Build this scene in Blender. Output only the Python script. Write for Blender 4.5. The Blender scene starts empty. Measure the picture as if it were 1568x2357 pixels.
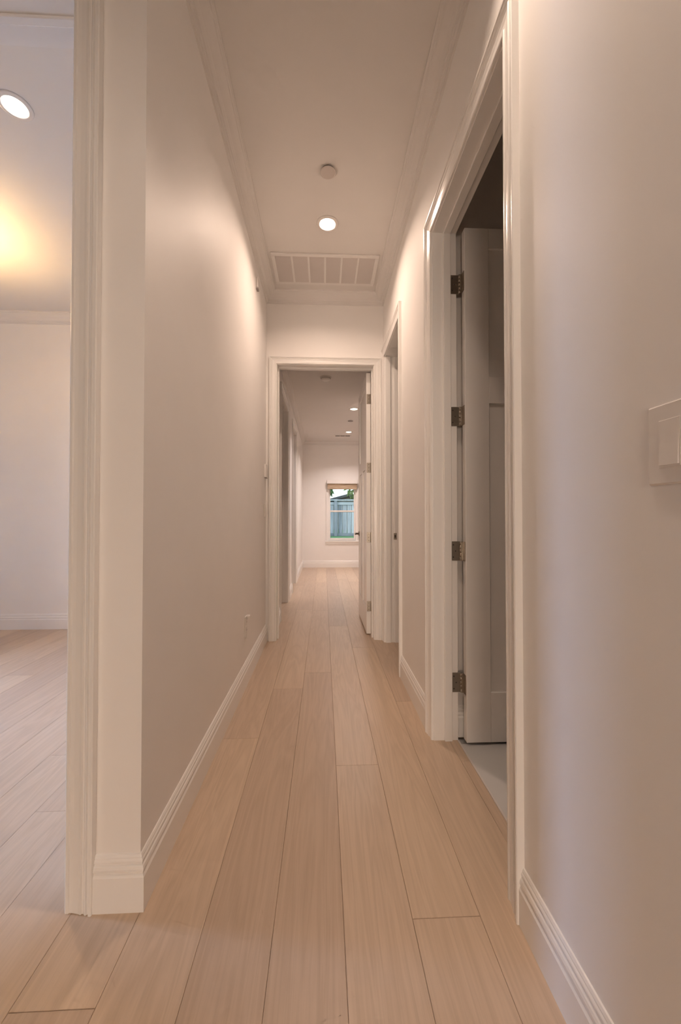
import bpy, math, random
from mathutils import Vector, Matrix
random.seed(7)
sc = bpy.context.scene
COL = sc.collection

# ------------------------------------------------------------------ camera
F_PX, W_PX, H_PX = 900.0, 1568.0, 2357.0
cam_d = bpy.data.cameras.new('camera')
cam_d.sensor_fit = 'HORIZONTAL'
cam_d.sensor_width = 36.0
cam_d.lens = 36.0 * F_PX / W_PX
cam_d.clip_start = 0.02
cam_d.clip_end = 300
cam = bpy.data.objects.new('camera', cam_d)
COL.objects.link(cam)
cam.location = (0, 0, 1.08)
cam.rotation_euler = (math.radians(90) + math.atan(13.5 / F_PX), 0, -math.atan(39.0 / F_PX))
sc.camera = cam

# ------------------------------------------------------------------ world, exposure, daylight
SKY = (0.86, 0.94, 1.0)
SKY_STRENGTH = 2.5
# colour times power (r, g, b) of every lamp, the window daylight and the added fill
LED_HALL = (10.9, 8.10, 6.35)
LED_NEAR = (4.5, 3.44, 2.70)
LED_LEFT = (4.5, 3.44, 2.70)
LED_FAR = (18.0, 15.12, 14.04)
LED_FILL = (0.3, 0.23, 0.18)  # unseen ceiling lights added as ambience for the pillar
FILL_BACK = (280.0, 200.0, 148.0)  # warm fill added far behind the camera for surfaces facing it
PENDANT = (280.0, 170.0, 72.0)
DAY_LEFT = (250.0, 350.0, 560.0)
w = bpy.data.worlds.new('world')
sc.world = w
w.use_nodes = True
bg = w.node_tree.nodes['Background']
bg.inputs[0].default_value = (*SKY, 1)
bg.inputs[1].default_value = SKY_STRENGTH

def area_light(name, loc, rot, sx, sy, power, color, portal=False):
    d = bpy.data.lights.new(name, 'AREA')
    d.shape = 'RECTANGLE'
    d.size, d.size_y = sx, sy
    d.energy = power
    d.color = color
    d.cycles.is_portal = portal
    o = bpy.data.objects.new(name, d)
    COL.objects.link(o)
    o.location = loc
    o.rotation_euler = rot
    return o
# daylight falling in through the window of the left room, added warm fill through unseen garden doors behind the camera, and the sky portal of the far window
area_light('fill_garden_doors', (-1.0, -7.35, 1.2), (math.radians(90), 0, 0), 2.6, 2.0, FILL_BACK[0], tuple(c / FILL_BACK[0] for c in FILL_BACK))
def daylight(name, loc, sx, sy, rgb):
    p = max(max(rgb), 1e-6)
    area_light(name, loc, (0, math.radians(-72), 0), sy, sx, p, tuple(c / p for c in rgb))
daylight('daylight_left_room_window', (-6.2, 1.62, 2.0), 1.3, 1.7, DAY_LEFT)
area_light('sky_portal_far_window', (0.41, 8.72, 1.17), (math.radians(-90), 0, 0), 0.62, 1.2, 1.0, (1, 1, 1), portal=True)

sc.view_settings.view_transform = 'Standard'
sc.view_settings.look = 'None'
sc.view_settings.exposure = 0.0
sc.view_settings.gamma = 1.0
sc.view_settings.use_curve_mapping = False
sc.cycles.max_bounces = 7
sc.cycles.diffuse_bounces = 6
sc.cycles.glossy_bounces = 3
sc.cycles.use_adaptive_sampling = True
sc.cycles.adaptive_threshold = 0.12
sc.cycles.adaptive_min_samples = 16
sc.cycles.caustics_reflective = False
sc.cycles.caustics_refractive = False
sc.cycles.transparent_max_bounces = 12

# ------------------------------------------------------------------ helpers
def link(name, me, mat=None, parent=None, loc=(0, 0, 0)):
    o = bpy.data.objects.new(name, me)
    COL.objects.link(o)
    if mat is not None and me is not None and not me.materials:
        me.materials.append(mat)
    if parent is not None:
        o.parent = parent
    o.location = loc
    return o

def tag(o, label=None, cat=None, group=None, kind=None):
    if label: o['label'] = label
    if cat: o['category'] = cat
    if group: o['group'] = group
    if kind: o['kind'] = kind
    return o

def empty(name, loc=(0, 0, 0), rz=0.0):
    o = bpy.data.objects.new(name, None)
    COL.objects.link(o)
    o.location = loc
    o.rotation_euler = (0, 0, rz)
    o.empty_display_size = 0.05
    return o

class MB:
    """collects vertices and faces for one mesh"""
    def __init__(self):
        self.v, self.f, self.sm = [], [], []
    def add(self, vs, fs, smooth=False):
        n = len(self.v)
        self.v += [tuple(p) for p in vs]
        self.f += [tuple(i + n for i in q) for q in fs]
        self.sm += [smooth] * len(fs)
        return self
    def box(self, x0, x1, y0, y1, z0, z1):
        vs = [(x0, y0, z0), (x1, y0, z0), (x1, y1, z0), (x0, y1, z0), (x0, y0, z1), (x1, y0, z1), (x1, y1, z1), (x0, y1, z1)]
        return self.add(vs, [(0, 3, 2, 1), (4, 5, 6, 7), (0, 1, 5, 4), (1, 2, 6, 5), (2, 3, 7, 6), (3, 0, 4, 7)])
    def bbox(self, x0, x1, y0, y1, z0, z1, b=0.002):
        """box with chamfered edges"""
        vs, idx = [], {}
        X, Y, Z = (x0, x1), (y0, y1), (z0, z1)
        for i in (0, 1):
            for j in (0, 1):
                for k in (0, 1):
                    sx, sy, sz = (1, -1)[i], (1, -1)[j], (1, -1)[k]
                    for a in range(3):
                        p = [X[i] + sx * b, Y[j] + sy * b, Z[k] + sz * b]
                        p[a] = (X[i], Y[j], Z[k])[a]
                        idx[(i, j, k, a)] = len(vs)
                        vs.append(tuple(p))
        fs = []
        cyc = [(0, 0), (1, 0), (1, 1), (0, 1)]
        for a in range(3):
            for s in (0, 1):
                q = []
                for (m, n) in cyc:
                    c = [0, 0, 0]
                    c[a] = s; c[(a + 1) % 3] = m; c[(a + 2) % 3] = n
                    q.append(idx[(*c, a)])
                fs.append(tuple(q if s else q[::-1]))
        for a in range(3):            # edges along axis a
            b1, b2 = (a + 1) % 3, (a + 2) % 3
            for m in (0, 1):
                for n in (0, 1):
                    c0, c1 = [0, 0, 0], [0, 0, 0]
                    c0[a], c1[a] = 0, 1
                    for c in (c0, c1):
                        c[b1], c[b2] = m, n
                    q = [idx[(*c0, b1)], idx[(*c1, b1)], idx[(*c1, b2)], idx[(*c0, b2)]]
                    fs.append(tuple(q if (m + n) % 2 else q[::-1]))
        for i in (0, 1):
            for j in (0, 1):
                for k in (0, 1):
                    q = [idx[(i, j, k, a)] for a in range(3)]
                    fs.append(tuple(q if (i + j + k) % 2 else q[::-1]))
        return self.add(vs, fs)
    def lathe(self, prof, c=(0, 0, 0), axis='Z', seg=32, smooth=True):
        """prof: (radius, height) list; radius 0 closes"""
        vs, fs, rings = [], [], []
        for (r, h) in prof:
            if r < 1e-6:
                rings.append([len(vs)]); vs.append((0, 0, h))
            else:
                ring = []
                for k in range(seg):
                    t = 2 * math.pi * k / seg
                    ring.append(len(vs)); vs.append((r * math.cos(t), r * math.sin(t), h))
                rings.append(ring)
        for A, B in zip(rings, rings[1:]):
            for k in range(seg):
                k2 = (k + 1) % seg
                if len(A) == 1 and len(B) == 1: continue
                if len(A) == 1: fs.append((A[0], B[k2], B[k]))
                elif len(B) == 1: fs.append((A[k], A[k2], B[0]))
                else: fs.append((A[k], A[k2], B[k2], B[k]))
        out = []
        for (x, y, z) in vs:
            if axis == 'X': p = (z, x, y)
            elif axis == 'Y': p = (x, z, y)
            else: p = (x, y, z)
            out.append((p[0] + c[0], p[1] + c[1], p[2] + c[2]))
        return self.add(out, fs, smooth)
    def tube(self, pts, r, seg=10):
        P = [Vector(p) for p in pts]
        vs, fs = [], []
        for i, p in enumerate(P):
            d = (P[min(i + 1, len(P) - 1)] - P[max(i - 1, 0)]).normalized()
            a = d.orthogonal().normalized() if i == 0 else (a - d * a.dot(d)).normalized()
            b = d.cross(a)
            rr = r[i] if isinstance(r, (list, tuple)) else r
            for k in range(seg):
                t = 2 * math.pi * k / seg
                vs.append(p + a * rr * math.cos(t) + b * rr * math.sin(t))
        for i in range(len(P) - 1):
            for k in range(seg):
                k2 = (k + 1) % seg
                fs.append((i * seg + k, i * seg + k2, (i + 1) * seg + k2, (i + 1) * seg + k))
        fs.append(tuple(range(seg))[::-1])
        fs.append(tuple((len(P) - 1) * seg + k for k in range(seg)))
        return self.add(vs, fs, True)
    def mesh(self, name, off=(0, 0, 0)):
        me = bpy.data.meshes.new(name)
        me.from_pydata([(x - off[0], y - off[1], z - off[2]) for (x, y, z) in self.v], [], self.f)
        me.polygons.foreach_set('use_smooth', self.sm)
        me.validate()
        import bmesh
        bm = bmesh.new(); bm.from_mesh(me)
        bmesh.ops.recalc_face_normals(bm, faces=bm.faces)
        bm.to_mesh(me); bm.free()
        return me
    def build(self, name, mat, parent=None, world=True):
        """world=True: vertices are in world space, the parent (unrotated) has its own location"""
        off = tuple(parent.location) if (parent is not None and world) else (0, 0, 0)
        if parent is not None and world and parent.parent is not None:
            off = tuple(parent.location + parent.parent.location)
        return link(name, self.mesh(name, off), mat, parent)

def sweep(path, n, prof, side=None, cut=None):
    """mitred moulding: one MB per straight run. prof = (a sideways, b along n)"""
    P = [Vector(p) for p in path]
    n = Vector(n)
    D = [(b - a).normalized() for a, b in zip(P, P[1:])]
    S = [n.cross(d) for d in D]
    if side is None:
        c = sum(P, Vector()) / len(P)
        side = 1 if S[0].dot((P[0] + P[1]) / 2 - c) > 0 else -1
    S = [s * side for s in S]
    rings = []
    for i, p in enumerate(P):
        if i == 0: m = S[0]
        elif i == len(P) - 1: m = S[-1]
        else: m = (S[i - 1] + S[i]) / (1 + S[i - 1].dot(S[i]))
        rings.append([p + m * a + n * b for (a, b) in prof])
    out, k = [], len(prof)
    for i in range(len(P) - 1):
        mb = MB()
        fs = [(j, (j + 1) % k, k + (j + 1) % k, k + j) for j in range(k)]
        fs += [tuple(range(k))[::-1], tuple(range(k, 2 * k))]
        mb.add(rings[i] + rings[i + 1], fs)
        out.append(mb)
    return out

# ------------------------------------------------------------------ materials
def new_mat(name):
    m = bpy.data.materials.new(name)
    m.use_nodes = True
    return m, m.node_tree, m.node_tree.nodes['Principled BSDF']

def paint(name, col, rough=0.5, spec=0.5, var=0.015, bump=0.0, scale=6.0, metal=0.0):
    m, t, p = new_mat(name)
    tc = t.nodes.new('ShaderNodeTexCoord')
    nz = t.nodes.new('ShaderNodeTexNoise')
    nz.inputs['Scale'].default_value = scale
    nz.inputs['Detail'].default_value = 1
    t.links.new(tc.outputs['Object'], nz.inputs['Vector'])
    mx = t.nodes.new('ShaderNodeMix'); mx.data_type = 'RGBA'
    mx.inputs[6].default_value = (*[max(0, c * (1 - var)) for c in col], 1)
    mx.inputs[7].default_value = (*[min(1, c * (1 + var)) for c in col], 1)
    t.links.new(nz.outputs['Fac'], mx.inputs[0])
    t.links.new(mx.outputs[2], p.inputs['Base Color'])
    p.inputs['Roughness'].default_value = rough
    p.inputs['Specular IOR Level'].default_value = spec
    p.inputs['Metallic'].default_value = metal
    if bump > 0:
        n2 = t.nodes.new('ShaderNodeTexNoise')
        n2.inputs['Scale'].default_value = 180
        t.links.new(tc.outputs['Object'], n2.inputs['Vector'])
        b = t.nodes.new('ShaderNodeBump')
        b.inputs['Strength'].default_value = bump
        b.inputs['Distance'].default_value = 0.001
        t.links.new(n2.outputs['Fac'], b.inputs['Height'])
        t.links.new(b.outputs['Normal'], p.inputs['Normal'])
    return m

M = {}
M['wall'] = paint('wall_paint', (0.87, 0.85, 0.83), 0.52, 0.3)
M['bounce_cut'] = paint('bounce_cut_paint', (0.46, 0.42, 0.38), 0.6, 0.3)  # added mid tone on unseen walls, cuts light bounced to the right wall
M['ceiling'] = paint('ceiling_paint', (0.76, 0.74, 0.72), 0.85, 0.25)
M['trim'] = paint('trim_paint', (0.87, 0.855, 0.835), 0.22, 0.45, var=0.008)
M['plastic'] = paint('white_plastic', (0.80, 0.77, 0.74), 0.3, 0.5)
M['grille'] = paint('grille_enamel', (0.80, 0.78, 0.76), 0.4, 0.5)
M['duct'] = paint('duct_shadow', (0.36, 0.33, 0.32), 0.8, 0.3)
M['louver'] = paint('louver_enamel', (0.67, 0.63, 0.61), 0.5, 0.4)
M['cover'] = paint('cover_enamel', (0.62, 0.57, 0.54), 0.6, 0.3)
M['nickel'] = paint('satin_nickel', (0.40, 0.355, 0.30), 0.34, 0.5, metal=1.0, var=0.05, scale=40)
M['dark'] = paint('dark_metal', (0.06, 0.05, 0.045), 0.5, 0.5)
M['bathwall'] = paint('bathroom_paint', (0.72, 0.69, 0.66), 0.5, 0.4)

def oak():
    m, t, p = new_mat('pale_oak')
    L, N = t.links, t.nodes
    tc = N.new('ShaderNodeTexCoord'); oi = N.new('ShaderNodeObjectInfo')
    mul = N.new('ShaderNodeVectorMath'); mul.operation = 'SCALE'
    mul.inputs[0].default_value = (37.0, 91.0, 13.0)
    L.new(oi.outputs['Random'], mul.inputs['Scale'])
    add = N.new('ShaderNodeVectorMath'); add.operation = 'ADD'
    L.new(tc.outputs['Object'], add.inputs[0]); L.new(mul.outputs[0], add.inputs[1])
    mp = N.new('ShaderNodeMapping'); mp.inputs['Scale'].default_value = (7.0, 0.5, 7.0)
    L.new(add.outputs[0], mp.inputs['Vector'])
    big = N.new('ShaderNodeTexNoise'); big.inputs['Scale'].default_value = 1.3; big.inputs['Detail'].default_value = 3; big.inputs['Distortion'].default_value = 1.6
    L.new(mp.outputs[0], big.inputs['Vector'])
    # cathedral bands: contour lines of the stretched noise
    k = N.new('ShaderNodeMath'); k.operation = 'MULTIPLY'; k.inputs[1].default_value = 13.0
    L.new(big.outputs['Fac'], k.inputs[0])
    fr = N.new('ShaderNodeMath'); fr.operation = 'PINGPONG'; fr.inputs[1].default_value = 1.0
    L.new(k.outputs[0], fr.inputs[0])
    mp2 = N.new('ShaderNodeMapping'); mp2.inputs['Scale'].default_value = (95.0, 2.6, 95.0)
    L.new(add.outputs[0], mp2.inputs['Vector'])
    fine = N.new('ShaderNodeTexNoise'); fine.inputs['Scale'].default_value = 1.0; fine.inputs['Detail'].default_value = 3; fine.inputs['Roughness'].default_value = 0.75; fine.inputs['Distortion'].default_value = 0.7
    L.new(mp2.outputs[0], fine.inputs['Vector'])
    def mixc(fac, a, b):
        x = N.new('ShaderNodeMix'); x.data_type = 'RGBA'
        if hasattr(fac, 'is_linked'): L.new(fac, x.inputs[0])
        else: x.inputs[0].default_value = fac
        for s, v in ((6, a), (7, b)):
            if hasattr(v, 'is_linked'): L.new(v, x.inputs[s])
            else: x.inputs[s].default_value = (*v, 1)
        return x.outputs[2]
    base = mixc(oi.outputs['Random'], OAK_A, OAK_B)
    dark = mixc(1.0, base, base)
    hs = N.new('ShaderNodeHueSaturation'); hs.inputs['Value'].default_value = 0.86; hs.inputs['Saturation'].default_value = 1.06
    L.new(dark, hs.inputs['Color'])
    f1 = N.new('ShaderNodeMath'); f1.operation = 'MULTIPLY'; f1.inputs[1].default_value = 0.75
    L.new(fr.outputs[0], f1.inputs[0])
    c1 = mixc(f1.outputs[0], base, hs.outputs['Color'])
    rmp = N.new('ShaderNodeMapRange'); rmp.inputs[1].default_value = 0.45; rmp.inputs[2].default_value = 0.75
    L.new(fine.outputs['Fac'], rmp.inputs[0])
    f2 = N.new('ShaderNodeMath'); f2.operation = 'MULTIPLY'; f2.inputs[1].default_value = 0.6
    L.new(rmp.outputs[0], f2.inputs[0])
    hs2 = N.new('ShaderNodeHueSaturation'); hs2.inputs['Value'].default_value = 0.84
    L.new(c1, hs2.inputs['Color'])
    c2 = mixc(f2.outputs[0], c1, hs2.outputs['Color'])
    L.new(c2, p.inputs['Base Color'])
    p.inputs['Roughness'].default_value = 0.34
    p.inputs['Specular IOR Level'].default_value = 0.5
    return m
OAK_A, OAK_B = (0.66, 0.515, 0.385), (0.53, 0.405, 0.31)
M['oak'] = oak()
M['subfloor'] = paint('subfloor', (0.34, 0.25, 0.18), 0.8, 0.2)
M['tile'] = paint('grey_porcelain', (0.60, 0.60, 0.60), 0.35, 0.5, var=0.05, scale=3)
M['grout'] = paint('grout', (0.42, 0.41, 0.40), 0.9, 0.2)
def weathered():
    m, t, p = new_mat('weathered_cedar')
    N, L = t.nodes, t.links
    oi = N.new('ShaderNodeObjectInfo'); tc = N.new('ShaderNodeTexCoord')
    mp = N.new('ShaderNodeMapping'); mp.inputs['Scale'].default_value = (40, 40, 2.0); L.new(tc.outputs['Object'], mp.inputs[0])
    nz = N.new('ShaderNodeTexNoise'); nz.inputs['Scale'].default_value = 1.0; nz.inputs['Detail'].default_value = 5; L.new(mp.outputs[0], nz.inputs['Vector'])
    ad = N.new('ShaderNodeMath'); ad.operation = 'MULTIPLY_ADD'; ad.inputs[1].default_value = 0.6; L.new(oi.outputs['Random'], ad.inputs[0]); L.new(nz.outputs['Fac'], ad.inputs[2])
    rp = N.new('ShaderNodeValToRGB'); rp.color_ramp.elements[0].position = .4; rp.color_ramp.elements[0].color = (.16, .19, .23, 1)
    rp.color_ramp.elements[1].position = .95; rp.color_ramp.elements[1].color = (.46, .50, .55, 1)
    L.new(ad.outputs[0], rp.inputs[0]); L.new(rp.outputs[0], p.inputs['Base Color']); p.inputs['Roughness'].default_value = .85
    return m
M['fence'] = weathered()
M['fencepost'] = paint('grey_post', (0.22, 0.25, 0.29), 0.85, 0.2, var=0.2)
M['lawn'] = paint('lawn', (0.10, 0.22, 0.10), 0.9, 0.2, var=0.4, scale=8)
M['leafa'] = paint('leaf_mid', (0.16, 0.27, 0.08), 0.6, 0.3, var=0.4, scale=3)
M['leafb'] = paint('leaf_deep', (0.09, 0.17, 0.06), 0.6, 0.3, var=0.4, scale=3)
M['bark'] = paint('bark', (0.16, 0.12, 0.09), 0.9, 0.2, var=0.3)
M['shingle'] = paint('roof_shingle', (0.10, 0.105, 0.125), 0.85, 0.2, var=0.3, scale=10)
M['stucco'] = paint('stucco', (0.36, 0.34, 0.33), 0.85, 0.2)
M['concrete'] = paint('concrete', (0.40, 0.40, 0.40), 0.9, 0.2, var=0.1)

def emit(name, rgb):
    s = max(max(rgb), 1e-6)
    col = tuple(c / s for c in rgb)
    m, t, p = new_mat(name)
    p.inputs['Base Color'].default_value = (0.9, 0.9, 0.9, 1)
    p.inputs['Emission Color'].default_value = (*col, 1)
    p.inputs['Emission Strength'].default_value = s
    return m

def glass():
    m, t, p = new_mat('window_glass')
    N, L = t.nodes, t.links
    tr = N.new('ShaderNodeBsdfTransparent'); tr.inputs[0].default_value = (0.95, 0.97, 0.97, 1)
    gl = N.new('ShaderNodeBsdfGlossy'); gl.inputs['Roughness'].default_value = 0.02
    lw = N.new('ShaderNodeFresnel'); lw.inputs[0].default_value = 1.45
    mx = N.new('ShaderNodeMixShader')
    L.new(lw.outputs[0], mx.inputs[0]); L.new(tr.outputs[0], mx.inputs[1]); L.new(gl.outputs[0], mx.inputs[2])
    L.new(mx.outputs[0], N['Material Output'].inputs['Surface'])
    return m
M['glass'] = glass()

def bamboo():
    m, t, p = new_mat('woven_bamboo')
    N, L = t.nodes, t.links
    tc = N.new('ShaderNodeTexCoord')
    mp = N.new('ShaderNodeMapping'); mp.inputs['Scale'].default_value = (6, 6, 160)
    L.new(tc.outputs['Object'], mp.inputs[0])
    nz = N.new('ShaderNodeTexNoise'); nz.inputs['Scale'].default_value = 1.0
    L.new(mp.outputs[0], nz.inputs['Vector'])
    rp = N.new('ShaderNodeValToRGB')
    rp.color_ramp.elements[0].position = 0.35; rp.color_ramp.elements[0].color = (0.34, 0.24, 0.16, 1)
    rp.color_ramp.elements[1].position = 0.65; rp.color_ramp.elements[1].color = (0.58, 0.46, 0.33, 1)
    L.new(nz.outputs['Fac'], rp.inputs[0]); L.new(rp.outputs[0], p.inputs['Base Color'])
    p.inputs['Roughness'].default_value = 0.8
    return m
M['bamboo'] = bamboo()

# ------------------------------------------------------------------ dimensions
CE = 3.07            # hall ceiling
CF = 2.74            # ceiling beyond the end door
XL, XR = -0.508, 0.535
XRB = 0.655          # back of right wall
YF = 1.125           # front of the left pillar
YE, YE2 = 3.47, 3.60 # end wall
XFL = -0.46          # far corridor left wall
YB = 8.55            # far room back wall
HD = 2.49            # head of the right-hand doors and 2.44 at the end
HE = 2.44
JT = 0.018           # jamb board thickness

def struct(name, boxes, mat, label=None):
    mb = MB()
    for b in boxes: mb.box(*b)
    o = mb.build(name, mat)
    return tag(o, label, None, None, 'structure')

# ------------------------------------------------------------------ floor of single planks
SLAB_Z = -0.014
fl = struct('floor', [(-2.62, XRB + .12, -7.12, -1.92, -0.12, SLAB_Z), (-4.62, XRB, -1.92, 4.05, -0.12, SLAB_Z), (XRB, 2.7, 1.93, 4.05, -0.12, SLAB_Z), (-1.9, 2.7, 4.05, 8.67, -0.12, SLAB_Z)], M['subfloor'],
            'pale oak floor of wide planks running down the hall')
PW, PX0 = 0.1855, -0.131
def plank(x0, x1, y0, y1):
    g = 0.0003
    cx, cy = (x0 + x1) / 2, (y0 + y1) / 2
    hx, hy = (x1 - x0) / 2 - g, (y1 - y0) / 2 - g
    mb = MB()
    b = 0.0010
    vs = [(-hx, -hy, SLAB_Z), (hx, -hy, SLAB_Z), (hx, hy, SLAB_Z), (-hx, hy, SLAB_Z),
          (-hx, -hy, -b), (hx, -hy, -b), (hx, hy, -b), (-hx, hy, -b),
          (-hx + b, -hy + b, 0), (hx - b, -hy + b, 0), (hx - b, hy - b, 0), (-hx + b, hy - b, 0)]
    fs = [(0, 3, 2, 1), (8, 9, 10, 11)]
    for a in range(4):
        c = (a + 1) % 4
        fs += [(a, c, 4 + c, 4 + a), (4 + a, 4 + c, 8 + c, 8 + a)]
    mb.add(vs, fs)
    return link('plank', mb.mesh('plank'), M['oak'], fl, (cx, cy, 0))
first_joint = {0: 0.62, 1: 1.72, 2: 1.06, -1: 0.30, 3: 2.30, -2: 1.95, -3: 0.9, -4: 2.4, -5: 1.5}
for k in range(-25, 14):
    x0, x1 = PX0 + PW * k, PX0 + PW * (k + 1)
    if x1 > 2.62: continue
    lo, hi = -1.8, YB
    if x1 <= -1.85: hi = 4.0
    if x0 >= 0.64: lo = 1.93
    if x0 < XRB < x1:
        lo_extra = (x0, XRB - 0.004)
    else:
        lo_extra = None
    y = first_joint.get(k + 0, random.uniform(0.2, 2.0))
    joints = [y]
    while joints[-1] < hi: joints.append(joints[-1] + random.choice((1.83, 1.98, 2.13, 2.13, 2.2)))
    while joints[0] > lo: joints.insert(0, joints[0] - random.choice((1.83, 1.98, 2.13, 2.2)))
    for a, b in zip(joints, joints[1:]):
        a, b = max(a, lo), min(b, hi)
        if b - a < 0.02: continue
        if lo_extra:                       # the row that meets the bathroom threshold
            if a < 1.93:
                plank(x0, lo_extra[1], a, min(b, 1.93))
            if b > 1.93 and b - max(a, 1.93) > 0.02:
                plank(x0, x1, max(a, 1.93), b)
        else:
            plank(x0, x1, a, b)

# bathroom floor of large tiles
bf = struct('floor_bathroom', [(XRB, 2.7, 0.1, 1.93, -0.12, -0.012)], M['grout'], 'grey tiled floor beyond the right-hand door')
for i in range(4):
    for j in range(3):
        tx0, tx1 = XRB + 0.61 * i - (0.0 if i else 0.0), XRB + 0.61 * (i + 1)
        ty0, ty1 = 0.30 + 0.61 * j - 0.27, 0.30 + 0.61 * (j + 1) - 0.27
        tx1 = min(tx1, 2.6); ty1 = min(ty1, 1.93); ty0 = max(ty0, 0.3)
        if tx1 - tx0 < .05 or ty1 - ty0 < .05: continue
        MB().bbox(tx0 + .001, tx1 - .001, ty0 + .001, ty1 - .001, -0.012, -0.0005, 0.0012).build('tile', M['tile'], bf)
# slim metal threshold between oak and tile
tag(MB().bbox(XRB - 0.004, XRB + 0.004, 1.115, 1.89, -0.012, 0.0015, 0.001).build('trim_1', M['louver']), 'slim pale threshold strip between oak floor and bathroom tile', None, None, 'structure')

# ------------------------------------------------------------------ walls and ceilings
struct('wall_left', [(-0.694, XL, YF, YE, 0, CE), (-0.694, -0.58, YE, 4.05, 0, CE)], M['wall'], 'long white wall on the left of the hall')
struct('wall_right', [(XR, XRB, -1.8, 1.115 - JT, 0, CE), (XR, XRB, 1.115 - JT, 1.89 + JT, HD + JT, CE),
                      (XR, XRB, 1.89 + JT, 2.73 - JT, 0, CE), (XR, XRB, 2.73 - JT, 3.385 + JT, HD + JT, CE),
                      (XR, XRB, 3.385 + JT, YE, 0, CE)], M['wall'], 'white wall on the right of the hall with two doorways')
EXL, EXR = -0.412, 0.446     # faces of the end door jambs
struct('wall_end', [(-0.58, EXL - JT, YE, YE2, 0, CE), (EXR + JT, 1.9, YE, YE2, 0, CE), (EXL - JT, EXR + JT, YE, YE2, HE + JT, CE)], M['wall'], 'white wall closing the hall around the far doorway')
CO = 2.58                    # cased opening head
OPL = -2.05                  # left jamb face of the cased opening
CXJ = -0.712                 # right jamb face of the cased opening
struct('wall_front', [(-4.5, OPL - JT, YF, 1.265, 0, CE), (OPL - JT, CXJ + JT, YF, 1.265, CO + JT, CE)], M['wall'], 'wall above the wide cased opening on the left')
struct('wall_left_room', [(-4.5, -0.694, 3.94, 4.05, 0, CE)], M['wall'], 'far wall of the room on the left')
SW = ((1.30, 2.25),)      # the side window along y
SZ = ((0.40, 1.95),)
struct('wall_outer_left', [(-4.62, -4.5, -1.92, SW[0][0], 0, CE), (-4.62, -4.5, SW[0][1], 4.05, 0, CE)]
       + [(-4.62, -4.5, a, b, z0, z1) for (a, b), (c, d) in zip(SW, SZ) for z0, z1 in ((0, c), (d, CE))], M['bounce_cut'], 'outer wall of the left rooms with a window')
BX0, BX1, BZ = -1.75, 0.42, 2.12      # added doorway behind the camera, its low head shades the pillar top
struct('wall_back', [(-4.5, BX0, -1.92, -1.8, 0, CE), (BX1, XRB, -1.92, -1.8, 0, CE), (BX0, BX1, -1.92, -1.8, BZ, CE)], M['bounce_cut'], 'added wall with a low doorway shaping the fill from behind the camera')
DX0, DX1, DZ0, DZ1 = -2.3, 0.30, 0.0, 2.2   # garden doors added to the room behind to carry the fill
struct('wall_added_room', [(-2.62, DX0, -7.12, -7.0, 0, CE), (DX1, XRB + .12, -7.12, -7.0, 0, CE), (DX0, DX1, -7.12, -7.0, DZ1, CE),
                       (-2.62, -2.5, -7.0, -1.92, 0, CE), (XRB, XRB + .12, -7.0, -1.92, 0, CE)], M['bounce_cut'], 'walls of the added garden room behind the camera')
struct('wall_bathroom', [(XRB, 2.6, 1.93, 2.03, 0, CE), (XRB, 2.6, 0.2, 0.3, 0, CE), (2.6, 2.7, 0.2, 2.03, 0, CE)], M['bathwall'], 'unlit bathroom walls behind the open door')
struct('wall_side_room', [(1.8, 1.9, 2.03, YE, 0, CE)], M['wall'], 'wall inside the small side room')
struct('wall_far_left', [(-0.58, XFL, YE2, 4.2 - JT, 0, CF), (-0.58, XFL, 4.2 - JT, 5.02 + JT, HE + JT, CF), (-0.58, XFL, 5.02 + JT, 5.76 - JT, 0, CF),
                         (-0.58, XFL, 5.76 - JT, 6.5 + JT, HE + JT, CF), (-0.58, XFL, 6.5 + JT, YB, 0, CF)], M['wall'], 'left wall of the corridor beyond the far door')
struct('wall_far_right', [(0.55, 0.67, YE2, 5.3, 0, CF), (0.67, 2.6, 5.2, 5.3, 0, CF), (2.6, 2.7, 5.2, YB, 0, CF)], M['wall'], 'right wall beyond the far door')
WX0, WX1, WZ0, WZ1 = 0.115, 0.70, 0.575, 1.79   # rough hole of the far window
struct('wall_far_back', [(-0.58, WX0, YB, 8.67, 0, CF), (WX1, 2.7, YB, 8.67, 0, CF), (WX0, WX1, YB, 8.67, 0, WZ0), (WX0, WX1, YB, 8.67, WZ1, CF)], M['wall'], 'back wall of the far room around the window')
struct('wall_far_closets', [(-1.9, -1.8, 4.05, 7.2, 0, CF), (-1.8, -0.58, 7.1, 7.2, 0, CF), (-1.8, -0.58, 5.34, 5.42, 0, CF)], M['wall'], 'walls inside the rooms off the far corridor')
struct('ceiling', [(-2.62, XRB + .12, -7.12, -1.92, CE, CE + .1), (-4.62, 2.7, -1.92, YE2, CE, CE + .1), (-4.62, -0.58, YE2, 4.05, CE, CE + .1)], M['ceiling'], 'high white ceiling of hall and left room')
struct('ceiling_far', [(-1.9, 2.7, YE2, 8.67, CF, CF + .1)], M['ceiling'], 'lower white ceiling beyond the far door')

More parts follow.
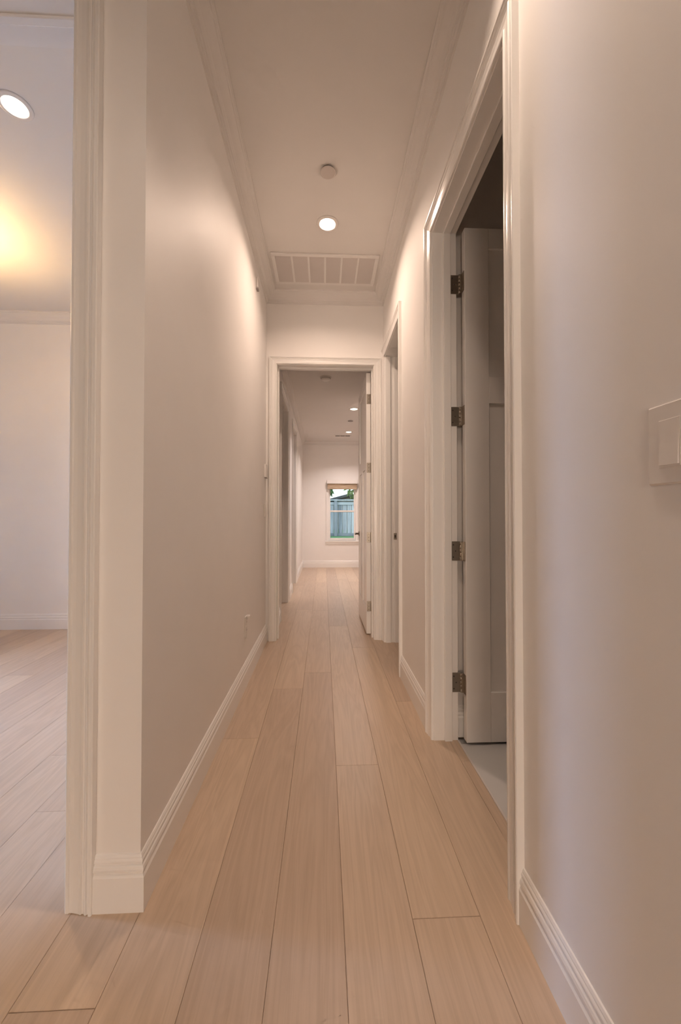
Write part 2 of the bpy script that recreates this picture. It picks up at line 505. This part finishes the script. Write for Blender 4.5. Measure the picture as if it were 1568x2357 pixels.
# ------------------------------------------------------------------ mouldings
CAS_W = 0.078
CASING = [(0, 0), (0, .008), (.003, .011), (.010, .012), (.013, .009), (.024, .010), (.038, .013), (.046, .016), (.049, .013), (.053, .013),
          (.056, .017), (.061, .019), (.064, .015), (.067, .015), (.069, .021), (.0755, .022), (CAS_W, .020), (CAS_W, 0)]
BASE = [(0, 0), (.016, 0), (.016, .094), (.0120, .101), (.0115, .105), (.0140, .109), (.0140, .114), (.0120, .121), (.0085, .1245), (.0085, .128),
        (.0100, .131), (.0095, .135), (.0065, .139), (.0065, .142), (.0035, .148), (0, .149)]
CROWN = [(0, 0), (.086, 0), (.086, .008), (.078, .010), (.074, .016), (.070, .017), (.064, .026), (.052, .036), (.038, .045), (.029, .058), (.026, .066),
         (.020, .068), (.018, .076), (.010, .079), (.009, .086), (0, .088)]
tn = [1]
def trim_name():
    tn[0] += 1
    return 'trim_%d' % tn[0]

def casing(path, n, label, base, w=1.0):
    e = empty(trim_name(), base)
    tag(e, label, None, None, 'structure')
    runs = sweep(path, n, [(a * w, b) for a, b in CASING])
    for i, mb in enumerate(runs):
        mb.build('head_casing' if (len(runs) == 3 and i == 1) or (len(runs) == 2 and i == 1) else 'side_casing', M['trim'], e)
    return e
def jamb_boxes(e, boxes, stops=()):
    for b in boxes: MB().bbox(*b, 0.0008).build('jamb', M['trim'], e)
    for b in stops: MB().bbox(*b, 0.002).build('door_stop', M['trim'], e)
RV = 0.005
# right-hand open door
c1 = casing([(XR, 1.115 - RV, 0), (XR, 1.115 - RV, HD + RV), (XR, 1.89 + RV, HD + RV), (XR, 1.89 + RV, 0)], (-1, 0, 0),
            'glossy white moulded casing around the open door on the right', (XR, 1.5, 0))
jamb_boxes(c1, [(XR, XRB, 1.115 - JT, 1.115, 0, HD), (XR, XRB, 1.89, 1.89 + JT, 0, HD), (XR, XRB, 1.115 - JT, 1.89 + JT, HD, HD + JT)],
           [(.587, .624, 1.115, 1.127, 0, HD), (.587, .624, 1.878, 1.89, 0, HD), (.587, .624, 1.127, 1.878, HD - .012, HD)])
# right-hand doorway near the end wall
c2 = casing([(XR, 2.73 - RV, 0), (XR, 2.73 - RV, HD + RV), (XR, 3.385 + RV, HD + RV), (XR, 3.385 + RV, 0)], (-1, 0, 0),
            'white casing around the narrow doorway beside the end wall', (XR, 3.05, 0))
jamb_boxes(c2, [(XR, XRB, 2.73 - JT, 2.73, 0, HD), (XR, XRB, 3.385, 3.385 + JT, 0, HD), (XR, XRB, 2.73 - JT, 3.385 + JT, HD, HD + JT)],
           [(XR + .006, XR + .050, 3.373, 3.385, 0, HD), (XRB - .040, XRB, 3.373, 3.385, 0, HD)])
# doorway in the end wall
c3 = casing([(EXL - RV, YE, 0), (EXL - RV, YE, HE + RV), (EXR + RV, YE, HE + RV), (EXR + RV, YE, 0)], (0, -1, 0),
            'white moulded casing around the doorway at the end of the hall', (0, YE, 0), 0.80)
jamb_boxes(c3, [(EXL - JT, EXL, YE, YE2, 0, HE), (EXR, EXR + JT, YE, YE2, 0, HE), (EXL - JT, EXR + JT, YE, YE2, HE, HE + JT)],
           [(EXL, EXL + .012, 3.525, 3.56, 0, HE), (EXR - .012, EXR, 3.525, 3.56, 0, HE), (EXL + .012, EXR - .012, 3.525, 3.56, HE - .012, HE)])
# wide cased opening on the left
c4 = casing([(CXJ + RV, YF, 0), (CXJ + RV, YF, CO + RV), (OPL - RV, YF, CO + RV), (OPL - RV, YF, 0)], (0, -1, 0),
            'tall fluted white casing of the wide opening on the left', (-1.6, YF, 0))
jamb_boxes(c4, [(CXJ, CXJ + JT, YF, 1.265, 0, CO), (OPL - JT, OPL, YF, 1.265, 0, CO), (OPL - JT, CXJ + JT, YF, 1.265, CO, CO + JT)],
           [(OPL, CXJ, 1.180, 1.203, CO - .010, CO)])
# two doorways in the far corridor
for (a, b, which) in ((4.2, 5.02, 'nearer'), (5.76, 6.5, 'farther')):
    cc = casing([(XFL, a - RV, 0), (XFL, a - RV, HE + RV), (XFL, b + RV, HE + RV), (XFL, b + RV, 0)], (1, 0, 0),
                'white casing of the %s doorway in the far corridor' % which, (XFL, (a + b) / 2, 0), 0.95)
    jamb_boxes(cc, [(-0.58, XFL, a - JT, a, 0, HE), (-0.58, XFL, b, b + JT, 0, HE), (-0.58, XFL, a - JT, b + JT, HE, HE + JT)],
               [(-0.55, -0.515, b - .012, b, 0, HE), (-0.55, -0.515, a, b - .012, HE - .012, HE)])

def base_run(name, path, side, label):
    runs = sweep(path, (0, 0, 1), BASE, side)
    if len(runs) == 1:
        return tag(runs[0].build(name, M['trim']), label, None, None, 'structure')
    e = empty(name, path[0]); tag(e, label, None, None, 'structure')
    for r in runs: r.build('base_board', M['trim'], e)
    return e
CO_OUT = CXJ + RV + CAS_W
base_run('baseboard_left', [(CO_OUT, YF, 0), (XL, YF, 0), (XL, YE - .001, 0)], -1, 'white stepped baseboard wrapping the pillar and left hall wall')
base_run('baseboard_right', [(XR, -1.8, 0), (XR, 1.115 - RV - CAS_W, 0)], 1, 'white stepped baseboard on the right wall near the camera')
base_run('baseboard_right_middle', [(XR, 1.89 + RV + CAS_W, 0), (XR, 2.73 - RV - CAS_W, 0)], 1, 'white baseboard between the two right-hand doorways')
base_run('baseboard_left_room', [(-4.5, 3.94, 0), (-0.694, 3.94, 0)], -1, 'white baseboard along the far wall of the left room')
base_run('baseboard_bathroom', [(XRB, 1.93, 0), (2.6, 1.93, 0)], -1, 'bathroom baseboard glimpsed behind the open door')
base_run('baseboard_far_left', [(XFL, YE2, 0), (XFL, 4.2 - RV - .075, 0)], -1, 'short baseboard just past the far door')
base_run('baseboard_far_middle', [(XFL, 5.02 + RV + .075, 0), (XFL, 5.76 - RV - .075, 0)], -1, 'baseboard between the two corridor doorways')
base_run('baseboard_far_back', [(XFL, 6.5 + RV + .075, 0), (XFL, YB, 0), (2.6, YB, 0)], -1, 'white baseboard of the far room below the window')

def crown_run(path, side, label, z, s=1.0):
    e = empty(trim_name(), path[0]); tag(e, label, None, None, 'structure')
    for r in sweep([(x, y, z) for (x, y, _) in path], (0, 0, -1), [(a * s, b * s) for a, b in CROWN], side):
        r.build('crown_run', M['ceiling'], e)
crown_run([(-4.5, YF, 0), (XL, YF, 0), (XL, YE, 0), (XR, YE, 0), (XR, -1.8, 0)], 1, 'white crown moulding running round the hall ceiling', CE)
crown_run([(-4.5, 1.265, 0), (-4.5, 3.94, 0), (-0.694, 3.94, 0), (-0.694, 1.265, 0)], 1, 'white crown moulding of the left room', CE)
crown_run([(XFL, YE2, 0), (XFL, YB, 0), (2.6, YB, 0)], 1, 'small crown moulding beyond the far door', CF, 0.75)

# ------------------------------------------------------------------ doors
def door_leaf(name, w, h, label, loc, rz, stile=.118, top=.10, lock0=1.62, lock1=1.75, bottom=.235, t=.04):
    """local: hinge edge at x=0, leaf along +x, thickness y 0..t, z from 0"""
    e = empty(name, loc, rz)
    tag(e, label, None, None, 'structure')
    def part(nm, *b): return MB().bbox(*b, .0015).build(nm, M['trim'], e, world=False)
    part('stile', 0, stile, 0, t, 0, h); part('stile', w - stile, w, 0, t, 0, h)
    part('rail', stile, w - stile, 0, t, h - top, h)
    part('rail', stile, w - stile, 0, t, lock0, lock1)
    part('rail', stile, w - stile, 0, t, 0, bottom)
    mid = w / 2
    part('mullion', mid - .05, mid + .05, 0, t, bottom, lock0)
    r = .011
    MB().box(stile - .004, w - stile + .004, r, t - r, lock1 - .004, h - top + .004).build('panel', M['trim'], e, world=False)
    MB().box(stile - .004, mid - .046, r, t - r, bottom - .004, lock0 + .004).build('panel', M['trim'], e, world=False)
    MB().box(mid + .046, w - stile + .004, r, t - r, bottom - .004, lock0 + .004).build('panel', M['trim'], e, world=False)
    return e

d1 = door_leaf('door_1', 0.72, 2.472, 'open white three-panel door with four nickel hinges on the right', (0.680, 1.843, 0.012), 0.0)
for zc in (2.232, 1.578, .918, .280):
    z0, z1 = zc - .047 - .012, zc + .047 - .012
    # coordinates local to the door empty
    ox, oy = 0.680, 1.843
    mb = MB()
    mb.bbox(.6245 - ox, .664 - ox, 1.8875 - oy, 1.8898 - oy, z0, z1, .0006)      # leaf on the jamb
    mb.bbox(-.0024, -.0002, .006, .040, z0, z1, .0006)                          # leaf on the door edge
    mb.bbox(-.010, -.0024, .034, .040, z0 + .001, z1 - .001, .0006)
    for i in range(5):
        a = z0 + (z1 - z0) * i / 5
        mb.lathe([(0, a + .0006), (.0058, a + .0006), (.0058, a + (z1 - z0) / 5 - .0006), (0, a + (z1 - z0) / 5 - .0006)], (.6685 - ox, 1.884 - oy, 0), seg=14)
    hg = mb.build('hinge', M['nickel'], d1, world=False)
    tag(hg, 'satin nickel butt hinge')
    for (sx, sz) in ((.634, .030), (.645, 0), (.634, -.030)):
        MB().lathe([(0, -.0006), (.0032, -.0006), (.0036, .0002)], (sx - ox, 1.8872 - oy, zc + sz - .012), 'Y', 10).build('screw', M['dark'], hg, world=False)

# the far door, standing open into the corridor beyond; hinge edge faces the hall
d2 = door_leaf('door_2', 0.79, 2.418, 'open white panelled door at the end of the hall', (0.436, 3.608, 0.012), math.radians(90), lock0=1.53, lock1=1.65)
# local x -> +Y world, local y -> -X world
for zc in (2.185, 1.545, .90, .265):
    z0, z1 = zc - .046 - .012, zc + .046 - .012
    mb = MB()
    mb.bbox(-.0024, -.0002, .002, .036, z0, z1, .0006)
    mb.lathe([(0, z0), (.0058, z0), (.0058, z1), (0, z1)], (-.006, -.004, 0), seg=14)
    mb.bbox(-.040, -.008, -.0098, -.0082, z0, z1, .0005)
    hg = mb.build('hinge', M['nickel'], d2, world=False)
    tag(hg, 'satin nickel butt hinge')
    for sz in (.03, 0, -.03):
        MB().lathe([(0, -.0032), (.003, -.0032), (.0034, -.0022)], (0, .018, zc + sz - .012), 'X', 10).build('screw', M['dark'], hg, world=False)
for s in (1, -1):          # lever on both faces
    y0 = .04 if s > 0 else 0.0
    lx, lz = .79 - .07, .905 - .012
    mb = MB()
    mb.lathe([(0, y0), (.026, y0), (.026, y0 + s * .006), (.022, y0 + s * .009), (.011, y0 + s * .010), (.010, y0 + s * .045), (0, y0 + s * .045)], (lx, 0, lz), 'Y', 20)
    mb.tube([(lx, y0 + s * .044, lz), (lx - .03, y0 + s * .046, lz), (lx - .075, y0 + s * .050, lz - .002), (lx - .115, y0 + s * .052, lz - .003)], [.0095, .0085, .0075, .007], 10)
    tag(mb.build('handle', M['nickel'], d2, world=False), 'satin nickel lever handle')
# strike plate of the narrow doorway
sp = empty('strike_plate', (.622, 3.373, .92))
tag(sp, 'small nickel strike plate in the narrow doorway jamb', 'strike plate')
mb = MB()
for b in ((-.013, -.006), (.006, .013)):
    mb.bbox(b[0], b[1], -.0018, 0, -.028, .028, .0005)
mb.bbox(-.006, .006, -.0018, 0, -.028, -.012, .0005); mb.bbox(-.006, .006, -.0018, 0, .012, .028, .0005)
mb.build('plate', M['nickel'], sp, world=False)
MB().box(-.006, .006, -.0006, 0, -.012, .012).build('latch_hole', M['dark'], sp, world=False)

# ------------------------------------------------------------------ ceiling fittings
M['lens'] = emit('led_lens', (10.0, 8.4, 6.8))
M['lens'].cycles.emission_sampling = 'NONE'
def recessed(x, y, z, rgb, spread, label, r=.052):
    e = empty('recessed_light', (x, y, z))
    tag(e, label, 'ceiling light', 'recessed ceiling lights')
    MB().lathe([(r, -.001), (r, -.006), (r + .004, -.009), (r + .018, -.006), (r + .022, 0), (r, 0)], seg=40).build('trim_ring', M['plastic'], e, world=False)
    MB().lathe([(0, -.0035), (r * .6, -.0032), (r, -.002), (r, -.0005), (0, -.0005)], seg=40, smooth=False).build('lens', M['lens'], e, world=False)
    p = max(max(rgb), 1e-6)
    d = bpy.data.lights.new('led_beam', 'AREA')
    d.shape = 'DISK'; d.size = r * 1.9; d.energy = p; d.color = tuple(c / p for c in rgb)
    d.spread = math.radians(spread)
    o = bpy.data.objects.new('led_beam', d); COL.objects.link(o)
    o.parent = e; o.location = (0, 0, -.0045)
    return e
recessed(.025, 2.615, CE, LED_HALL, 146, 'lit recessed ceiling light in front of the hall air grille')
recessed(.28, .95, CE, LED_NEAR, 90, 'recessed ceiling light just above the camera')
recessed(-1.49, 1.925, CE, LED_LEFT, 120, 'lit recessed ceiling light in the left room')
recessed(.462, 5.914, CF, LED_FAR, 130, 'nearer lit recessed light beyond the far door')
recessed(.485, 7.508, CF, LED_FAR, 130, 'farther lit recessed light beyond the far door')
recessed(-1.6, -1.2, CE, LED_FILL, 150, 'added recessed fill light behind the camera to the left')  # this lamp and the next are added, out of view
recessed(-.3, -1.2, CE, LED_FILL, 150, 'added recessed fill light behind the camera')

e = empty('sprinkler_cover', (.024, 2.214, CE)); tag(e, 'flat white sprinkler cover disc in the hall ceiling', 'sprinkler cover')
MB().lathe([(0, -.013), (.041, -.013), (.0445, -.011), (.0445, -.009), (0, -.009)], seg=36, smooth=False).build('cover_disc', M['cover'], e, world=False)
MB().lathe([(0, 0), (.038, 0), (.038, -.0092), (0, -.0092)], seg=30, smooth=False).build('cup', M['dark'], e, world=False)
e = empty('sprinkler_cover', (.46, 6.66, CF)); tag(e, 'tiny sprinkler cover disc between the far recessed lights', 'sprinkler cover')
MB().lathe([(0, -.008), (.042, -.008), (.045, -.006), (.045, -.004), (0, -.004)], seg=24, smooth=False).build('cover_disc', M['duct'], e, world=False)
MB().lathe([(0, 0), (.036, 0), (.036, -.0045), (0, -.0045)], seg=24, smooth=False).build('cup', M['dark'], e, world=False)
e = empty('smoke_detector', (.025, 4.60, CF)); tag(e, 'round white smoke detector on the ceiling past the far door', 'smoke detector')
MB().lathe([(0, -.012), (.066, -.012), (.068, -.008), (.068, 0), (0, 0)], seg=36).build('base', M['plastic'], e, world=False)
MB().lathe([(.058, -.012), (.056, -.024), (.045, -.034), (.020, -.038), (0, -.038), (0, -.012)], seg=36).build('dome', M['plastic'], e, world=False)
MB().lathe([(.0575, -.014), (.0600, -.014), (.0595, -.018), (.0565, -.018)], seg=36).build('vent_slot', M['duct'], e, world=False)

# return-air grille
gx0, gx1, gy0, gy1 = -.402, .424, 2.915, 3.300
e = empty('air_return_grille', ((gx0 + gx1) / 2, (gy0 + gy1) / 2, CE)); tag(e, 'wide white air return grille in the hall ceiling', 'air grille')
fw = .030
MB().bbox(gx0, gx1, gy0, gy0 + fw, CE - .012, CE, .003).build('frame_bar', M['grille'], e)
MB().bbox(gx0, gx1, gy1 - fw, gy1, CE - .012, CE, .003).build('frame_bar', M['grille'], e)
MB().bbox(gx0, gx0 + fw, gy0 + fw, gy1 - fw, CE - .012, CE, .003).build('frame_bar', M['grille'], e)
MB().bbox(gx1 - fw, gx1, gy0 + fw, gy1 - fw, CE - .012, CE, .003).build('frame_bar', M['grille'], e)
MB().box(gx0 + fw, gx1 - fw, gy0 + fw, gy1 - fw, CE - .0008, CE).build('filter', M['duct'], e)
iw = (gx1 - gx0 - 2 * fw)
for i in range(1, 6):
    xc = gx0 + fw + iw * i / 6
    MB().bbox(xc - .008, xc + .008, gy0 + fw, gy1 - fw, CE - .011, CE - .001, .002).build('divider', M['grille'], e)
for i in range(6):
    xa = gx0 + fw + iw * i / 6 + (.008 if i else 0); xb = gx0 + fw + iw * (i + 1) / 6 - (.008 if i < 5 else 0)
    mb = MB()
    n = 22
    for j in range(n):
        y = gy0 + fw + (gy1 - gy0 - 2 * fw) * (j + .5) / n
        # blades tilted away from the viewer
        mb.add([(xa, y - .006, CE - .0015), (xb, y - .006, CE - .0015), (xb, y + .006, CE - .010), (xa, y + .006, CE - .010),
                (xa, y - .0048, CE - .0010), (xb, y - .0048, CE - .0010), (xb, y + .0072, CE - .0095), (xa, y + .0072, CE - .0095)],
               [(0, 1, 2, 3), (7, 6, 5, 4), (0, 4, 5, 1), (2, 6, 7, 3), (1, 5, 6, 2), (0, 3, 7, 4)])
    tag(mb.build('louvers', M['louver'], e), kind='stuff')
# supply register in the far room ceiling
e = empty('ceiling_register', (.385, 7.87, CF)); tag(e, 'small slotted ceiling register in the far room', 'air register')
mb = MB(); mb.bbox(.215, .555, 7.80, 7.82, CF - .008, CF, .002); mb.bbox(.215, .555, 7.92, 7.94, CF - .008, CF, .002)
mb.bbox(.215, .235, 7.82, 7.92, CF - .008, CF, .002); mb.bbox(.535, .555, 7.82, 7.92, CF - .008, CF, .002)
mb.build('frame', M['plastic'], e)
for xa in (.237, .337, .437):
    MB().box(xa, xa + .092, 7.83, 7.91, CF - .003, CF).build('slot', M['dark'], e)
for xa in (.329, .429):
    MB().box(xa, xa + .008, 7.82, 7.92, CF - .007, CF).build('divider', M['plastic'], e)

# ------------------------------------------------------------------ wall fittings
def wall_switch(x, y, zc, n, label, ph=.126, pw=.082, cat='light switch'):
    """plate on a wall facing n (+1: faces +x, -1: faces -x)"""
    e = empty('light_switch', (x, y, zc)); tag(e, label, cat)
    def bx(nm, d0, d1, y0, y1, z0, z1, m, b=.0015, par=e):
        a, c = sorted((n * d0, n * d1))
        return MB().bbox(a, c, y0, y1, z0, z1, b).build(nm, m, par, world=False)
    bx('cover_plate', 0, .006, -pw / 2, pw / 2, -ph / 2, ph / 2, M['plastic'], .0025)
    bx('rocker_frame', .006, .0072, -.0185, .0185, -.037, .037, M['plastic'], .0005)
    # rocker: upper half pressed in, lower half proud
    mb = MB()
    hw, hh = .0165, .0335
    prof = [(-hh, .0055), (-hh, .0098), (0, .0080), (hh, .0074), (hh, .0055)]
    vs = [(n * d, -hw, z) for (z, d) in prof] + [(n * d, hw, z) for (z, d) in prof]
    k = len(prof)
    mb.add(vs, [(j, (j + 1) % k, k + (j + 1) % k, k + j) for j in range(k)] + [tuple(range(k)), tuple(range(k, 2 * k))[::-1]])
    mb.build('rocker', M['plastic'], e, world=False)
    return e
wall_switch(XR, .574, 1.195, -1, 'white rocker light switch on the right wall near the camera')
wall_switch(XL, 3.395, 1.145, 1, 'faint white light switch below the thermostat on the left wall', .114, .07)
e = empty('thermostat', (XL, 3.40, 1.485)); tag(e, 'slim white thermostat on the left wall beside the end door', 'thermostat')
MB().bbox(0, .018, -.037, .037, -.056, .056, .003).build('case', M['plastic'], e, world=False)
MB().bbox(.018, .0188, -.022, .022, .002, .040, .0003).build('display', M['grille'], e, world=False)
MB().bbox(0, .020, -.037, .037, -.060, -.0565, .0008).build('lower_edge', M['duct'], e, world=False)
e = empty('wall_sensor', (XL, 2.955, 2.835)); tag(e, 'small white sensor high on the left wall near the ceiling', 'sensor')
MB().bbox(0, .014, -.022, .022, -.022, .055, .003).build('case', M['plastic'], e, world=False)
MB().bbox(0, .017, -.022, .022, -.034, -.0225, .0015).build('lower_strip', M['duct'], e, world=False)  # darker strip across the bottom of the case
e = empty('wall_outlet', (XL, 2.585, .375)); tag(e, 'white power outlet low on the left hall wall', 'outlet')
MB().bbox(0, .006, -.036, .036, -.066, .066, .002).build('cover_plate', M['plastic'], e, world=False)
for s in (-1, 1):
    so = MB().bbox(.006, .0085, -.017, .017, s * .026 - .017, s * .026 + .017, .001).build('socket', M['plastic'], e, world=False)
    for yy in (-.006, .006):
        MB().box(.0085, .0087, yy - .001, yy + .001, s * .026 - .003, s * .026 + .006).build('slot', M['dark'], so, world=False)
e2 = empty('night_light', (XL + .0085, 2.585, .43)); tag(e2, 'tiny white plug-in cap at the top of the outlet', 'night light')
MB().bbox(0, .020, -.018, .018, 0, .016, .004).build('cap', M['plastic'], e2, world=False)
MB().bbox(.004, .012, -.010, .010, -.010, 0, .002).build('body', M['plastic'], e2, world=False)

# ------------------------------------------------------------------ far window with its shade
wn = empty('window_1', (.41, YB, WZ0)); tag(wn, 'white double-hung window at the back of the far room', None, None, 'structure')
cw = .062
for i, mb in enumerate(sweep([(WX0, YB, WZ0), (WX0, YB, WZ1), (WX1, YB, WZ1), (WX1, YB, WZ0)], (0, -1, 0), [(a * .8, b) for a, b in CASING])):
    mb.build('side_casing' if i != 1 else 'head_casing', M['trim'], wn)
MB().bbox(WX0 - .075, WX1 + .075, YB - .040, YB + .03, WZ0 - .020, WZ0, .003).build('sill', M['trim'], wn)
MB().bbox(WX0 - .060, WX1 + .060, YB - .016, YB, WZ0 - .075, WZ0 - .020, .003).build('apron', M['trim'], wn)
fy0, fy1 = YB + .03, YB + .09
MB().bbox(WX0, WX0 + .022, fy0, fy1, WZ0, WZ1, .002).build('frame_side', M['trim'], wn)
MB().bbox(WX1 - .022, WX1, fy0, fy1, WZ0, WZ1, .002).build('frame_side', M['trim'], wn)
MB().bbox(WX0 + .022, WX1 - .022, fy0, fy1, WZ1 - .022, WZ1, .002).build('frame_head', M['trim'], wn)
MB().bbox(WX0 + .022, WX1 - .022, fy0, fy1, WZ0, WZ0 + .020, .002).build('frame_foot', M['trim'], wn)
def sash(z0, z1, y, mid):
    s = MB()
    a, b = WX0 + .022, WX1 - .022
    st = .012
    s.bbox(a, a + st, y, y + .03, z0, z1, .002); s.bbox(b - st, b, y, y + .03, z0, z1, .002)
    s.bbox(a + st, b - st, y, y + .03, z0, z0 + (.042 if not mid else .035), .002); s.bbox(a + st, b - st, y, y + .03, z1 - .035, z1, .002)
    o = s.build('sash', M['trim'], wn)
    MB().box(a + st, b - st, y + .013, y + .016, z0 + .02, z1 - .02).build('pane', M['glass'], o)
sash(1.205, WZ1 - .022, YB + .060, True)
sash(WZ0 + .020, 1.245, YB + .031, False)
sh = empty('roman_shade', (.41, YB - .03, 1.86)); tag(sh, 'woven bamboo roman shade drawn up above the far window', 'window shade')
MB().bbox(WX0 - .045, WX1 + .045, YB - .105, YB - .022, 1.82, 1.905, .004).build('valance', M['plastic'], sh)
for i, (za, zb, yy) in enumerate(((1.70, 1.82, -.065), (1.715, 1.82, -.050), (1.73, 1.82, -.038))):
    MB().bbox(WX0 - .030, WX1 + .030, YB + yy - .010, YB + yy, za, zb, .004).build('shade_fold', M['bamboo'], sh)

# ------------------------------------------------------------------ side windows out of frame that let the daylight in
for i, (ya, yb) in enumerate(SW):
    SZ0, SZ1 = SZ[i]
    g = empty('window_%d' % (i + 2), (-4.56, (ya + yb) / 2, SZ0)); tag(g, 'window lighting the left room', None, None, 'structure')
    s = MB()
    for (a, b, c, d) in ((ya, ya + .05, SZ0, SZ1), (yb - .05, yb, SZ0, SZ1), (ya + .05, yb - .05, SZ0, SZ0 + .06), (ya + .05, yb - .05, SZ1 - .06, SZ1)):
        s.bbox(-4.59, -4.53, a, b, c, d, .003)
    s.build('frame', M['trim'], g)
    MB().box(-4.562, -4.558, ya + .05, yb - .05, SZ0 + .06, SZ1 - .06).build('pane', M['glass'], g)

g = empty('window_3', ((DX0 + DX1) / 2, -7.06, 0)); tag(g, 'added glazed garden doors behind the camera', None, None, 'structure')  # invented doors that admit the added warm fill
for i in range(2):
    xa, xb = DX0 + (DX1 - DX0) * i / 2, DX0 + (DX1 - DX0) * (i + 1) / 2
    m_ = MB()
    m_.bbox(xa, xa + .08, -7.09, -7.04, 0, DZ1, .003); m_.bbox(xb - .08, xb, -7.09, -7.04, 0, DZ1, .003)
    m_.bbox(xa + .08, xb - .08, -7.09, -7.04, 0, .16, .003); m_.bbox(xa + .08, xb - .08, -7.09, -7.04, DZ1 - .09, DZ1, .003)
    o = m_.build('door_frame', M['trim'], g)
    MB().box(xa + .08, xb - .08, -7.068, -7.062, .16, DZ1 - .09).build('pane', M['glass'], o)

# ------------------------------------------------------------------ pendant lamp in the left room, just out of frame
pl = empty('pendant_lamp', (-2.62, 2.62, CE)); tag(pl, 'warm glowing glass bowl pendant in the left room', 'pendant lamp')
MB().lathe([(0, 0), (.06, 0), (.058, -.012), (.02, -.022), (0, -.022)], seg=28).build('canopy', M['nickel'], pl, world=False)
MB().lathe([(0, -.02), (.006, -.02), (.006, -.50), (0, -.50)], seg=12).build('stem', M['nickel'], pl, world=False)
MB().lathe([(.19, -.36), (.20, -.36), (.185, -.43), (.13, -.49), (.05, -.515), (0, -.52), (0, -.512), (.048, -.507), (.125, -.482), (.178, -.425), (.19, -.36)], seg=40).build('bowl', emit('frosted_bowl', (10.0, 6.2, 2.8)), pl, world=False)
for k in range(3):
    a = k * 2.094 + .4
    MB().lathe([(0, -.02), (.012, -.018), (.026, 0), (.028, .014), (.02, .032), (0, .04)], (.085 * math.cos(a), .085 * math.sin(a), -.44), seg=16).build('bulb', emit('bulb_warm_%d' % k, PENDANT), pl, world=False)

# ------------------------------------------------------------------ yard seen through the far window
lawn = MB()
n = 14
ys = [8.75, 9.4, 10.2, 11.0, 11.8, 12.7, 15, 40]
zs = [-.05, .1, .3, .46, .49, .50, .50, .50]
for a in range(len(ys) - 1):
    lawn.add([(-14, ys[a], zs[a]), (16, ys[a], zs[a]), (16, ys[a + 1], zs[a + 1]), (-14, ys[a + 1], zs[a + 1])], [(0, 1, 2, 3)])
tag(lawn.build('lawn', M['lawn']), 'green lawn sloping up to the fence outside', 'lawn', None, 'stuff')
fe = empty('fence', (.5, 12.5, .50)); tag(fe, 'weathered grey board fence outside the far window', 'fence')
bw = .143
for i in range(-16, 20):
    x = .47 + bw * i
    yo = random.uniform(0, .012); zt = 1.60 + random.uniform(-.015, .01)
    MB().bbox(x + .007, x + bw - .007, 12.5 + yo, 12.52 + yo, .59, zt, .003).build('board', M['fence'], fe)
for px in (-1.98, .385, 2.75):
    MB().bbox(px - .05, px + .05, 12.40, 12.5, .50, 1.64, .004).build('post', M['fencepost'], fe)
MB().bbox(-1.85, 3.35, 12.38, 12.56, 1.625, 1.665, .004).build('top_cap', M['fence'], fe)
MB().bbox(-1.85, 3.35, 12.47, 12.5, 1.50, 1.59, .004).build('rail', M['fence'], fe)
MB().bbox(-1.85, 3.35, 12.46, 12.5, .50, .59, .004).build('kick_board', M['fencepost'], fe)
# neighbour's house with a low gable
hs = empty('house', (1.25, 19.5, .50)); tag(hs, 'neighbouring house with a low dark gable roof beyond the fence', 'house')
MB().box(-1.6, 4.4, 19.6, 25.0, .50, 1.25).build('wall', M['stucco'], hs)
mb = MB()
for (p, q) in ((-2.0, 1.25), (5.7, 1.25)):
    za, zb = (1.39, 2.27) if p < 0 else (1.07, 2.27)
    y0, y1 = 19.0, 25.4
    mb.add([(p, y0, za), (q, y0, zb), (q, y1, zb), (p, y1, za), (p, y0, za - .12), (q, y0, zb - .12), (q, y1, zb - .12), (p, y1, za - .12)],
           [(0, 1, 2, 3), (4, 7, 6, 5), (0, 4, 5, 1), (2, 6, 7, 3), (1, 5, 6, 2), (0, 3, 7, 4)])
mb.build('roof', M['shingle'], hs)
mb = MB(); mb.add([(-1.6, 19.55, 1.25), (4.4, 19.55, 1.25), (1.25, 19.55, 2.08), (-1.6, 19.65, 1.25), (4.4, 19.65, 1.25), (1.25, 19.65, 2.08)], [(0, 1, 2), (3, 5, 4), (0, 3, 4, 1), (1, 4, 5, 2), (2, 5, 3, 0)])
mb.build('gable', M['stucco'], hs)

def tree(x, y, zb, h, r, label, mat, seed, n=900):
    rd = random.Random(seed)
    t = empty('tree', (x, y, zb)); tag(t, label, 'tree', 'trees beyond the fence')
    MB().tube([(0, 0, 0), (.05, .02, h * .35), (-.04, .03, h * .7), (0, 0, h * .95)], [.14, .11, .07, .02], 9).build('trunk', M['bark'], t, world=False)
    mb = MB()
    for _ in range(n):
        while True:
            q = Vector((rd.uniform(-1, 1), rd.uniform(-1, 1), rd.uniform(-1, 1)))
            if .25 < q.length < 1: break
        c = Vector((q.x * r, q.y * r, h * .66 + q.z * h * .36))
        a = Vector((rd.gauss(0, 1), rd.gauss(0, 1), rd.gauss(0, 1))).normalized()
        b = a.orthogonal().normalized()
        s = rd.uniform(.07, .16)
        up = a.cross(b) * s * .15
        mb.add([c - a * s, c + b * s * .45 + up, c + a * s, c - b * s * .45 + up], [(0, 1, 2), (0, 2, 3)])
    tag(mb.build('foliage', mat, t, world=False), kind='stuff')
tree(.02, 16.6, .50, 4.2, .58, 'leafy tree left of the bright sky gap', M['leafb'], 3, 1300)
tree(1.36, 16.5, .50, 4.4, .62, 'leafy tree right of the bright sky gap', M['leafa'], 5, 1500)
tree(3.9, 17.6, .50, 4.9, 1.1, 'broad tree partly hidden by the window edge', M['leafa'], 8, 1500)
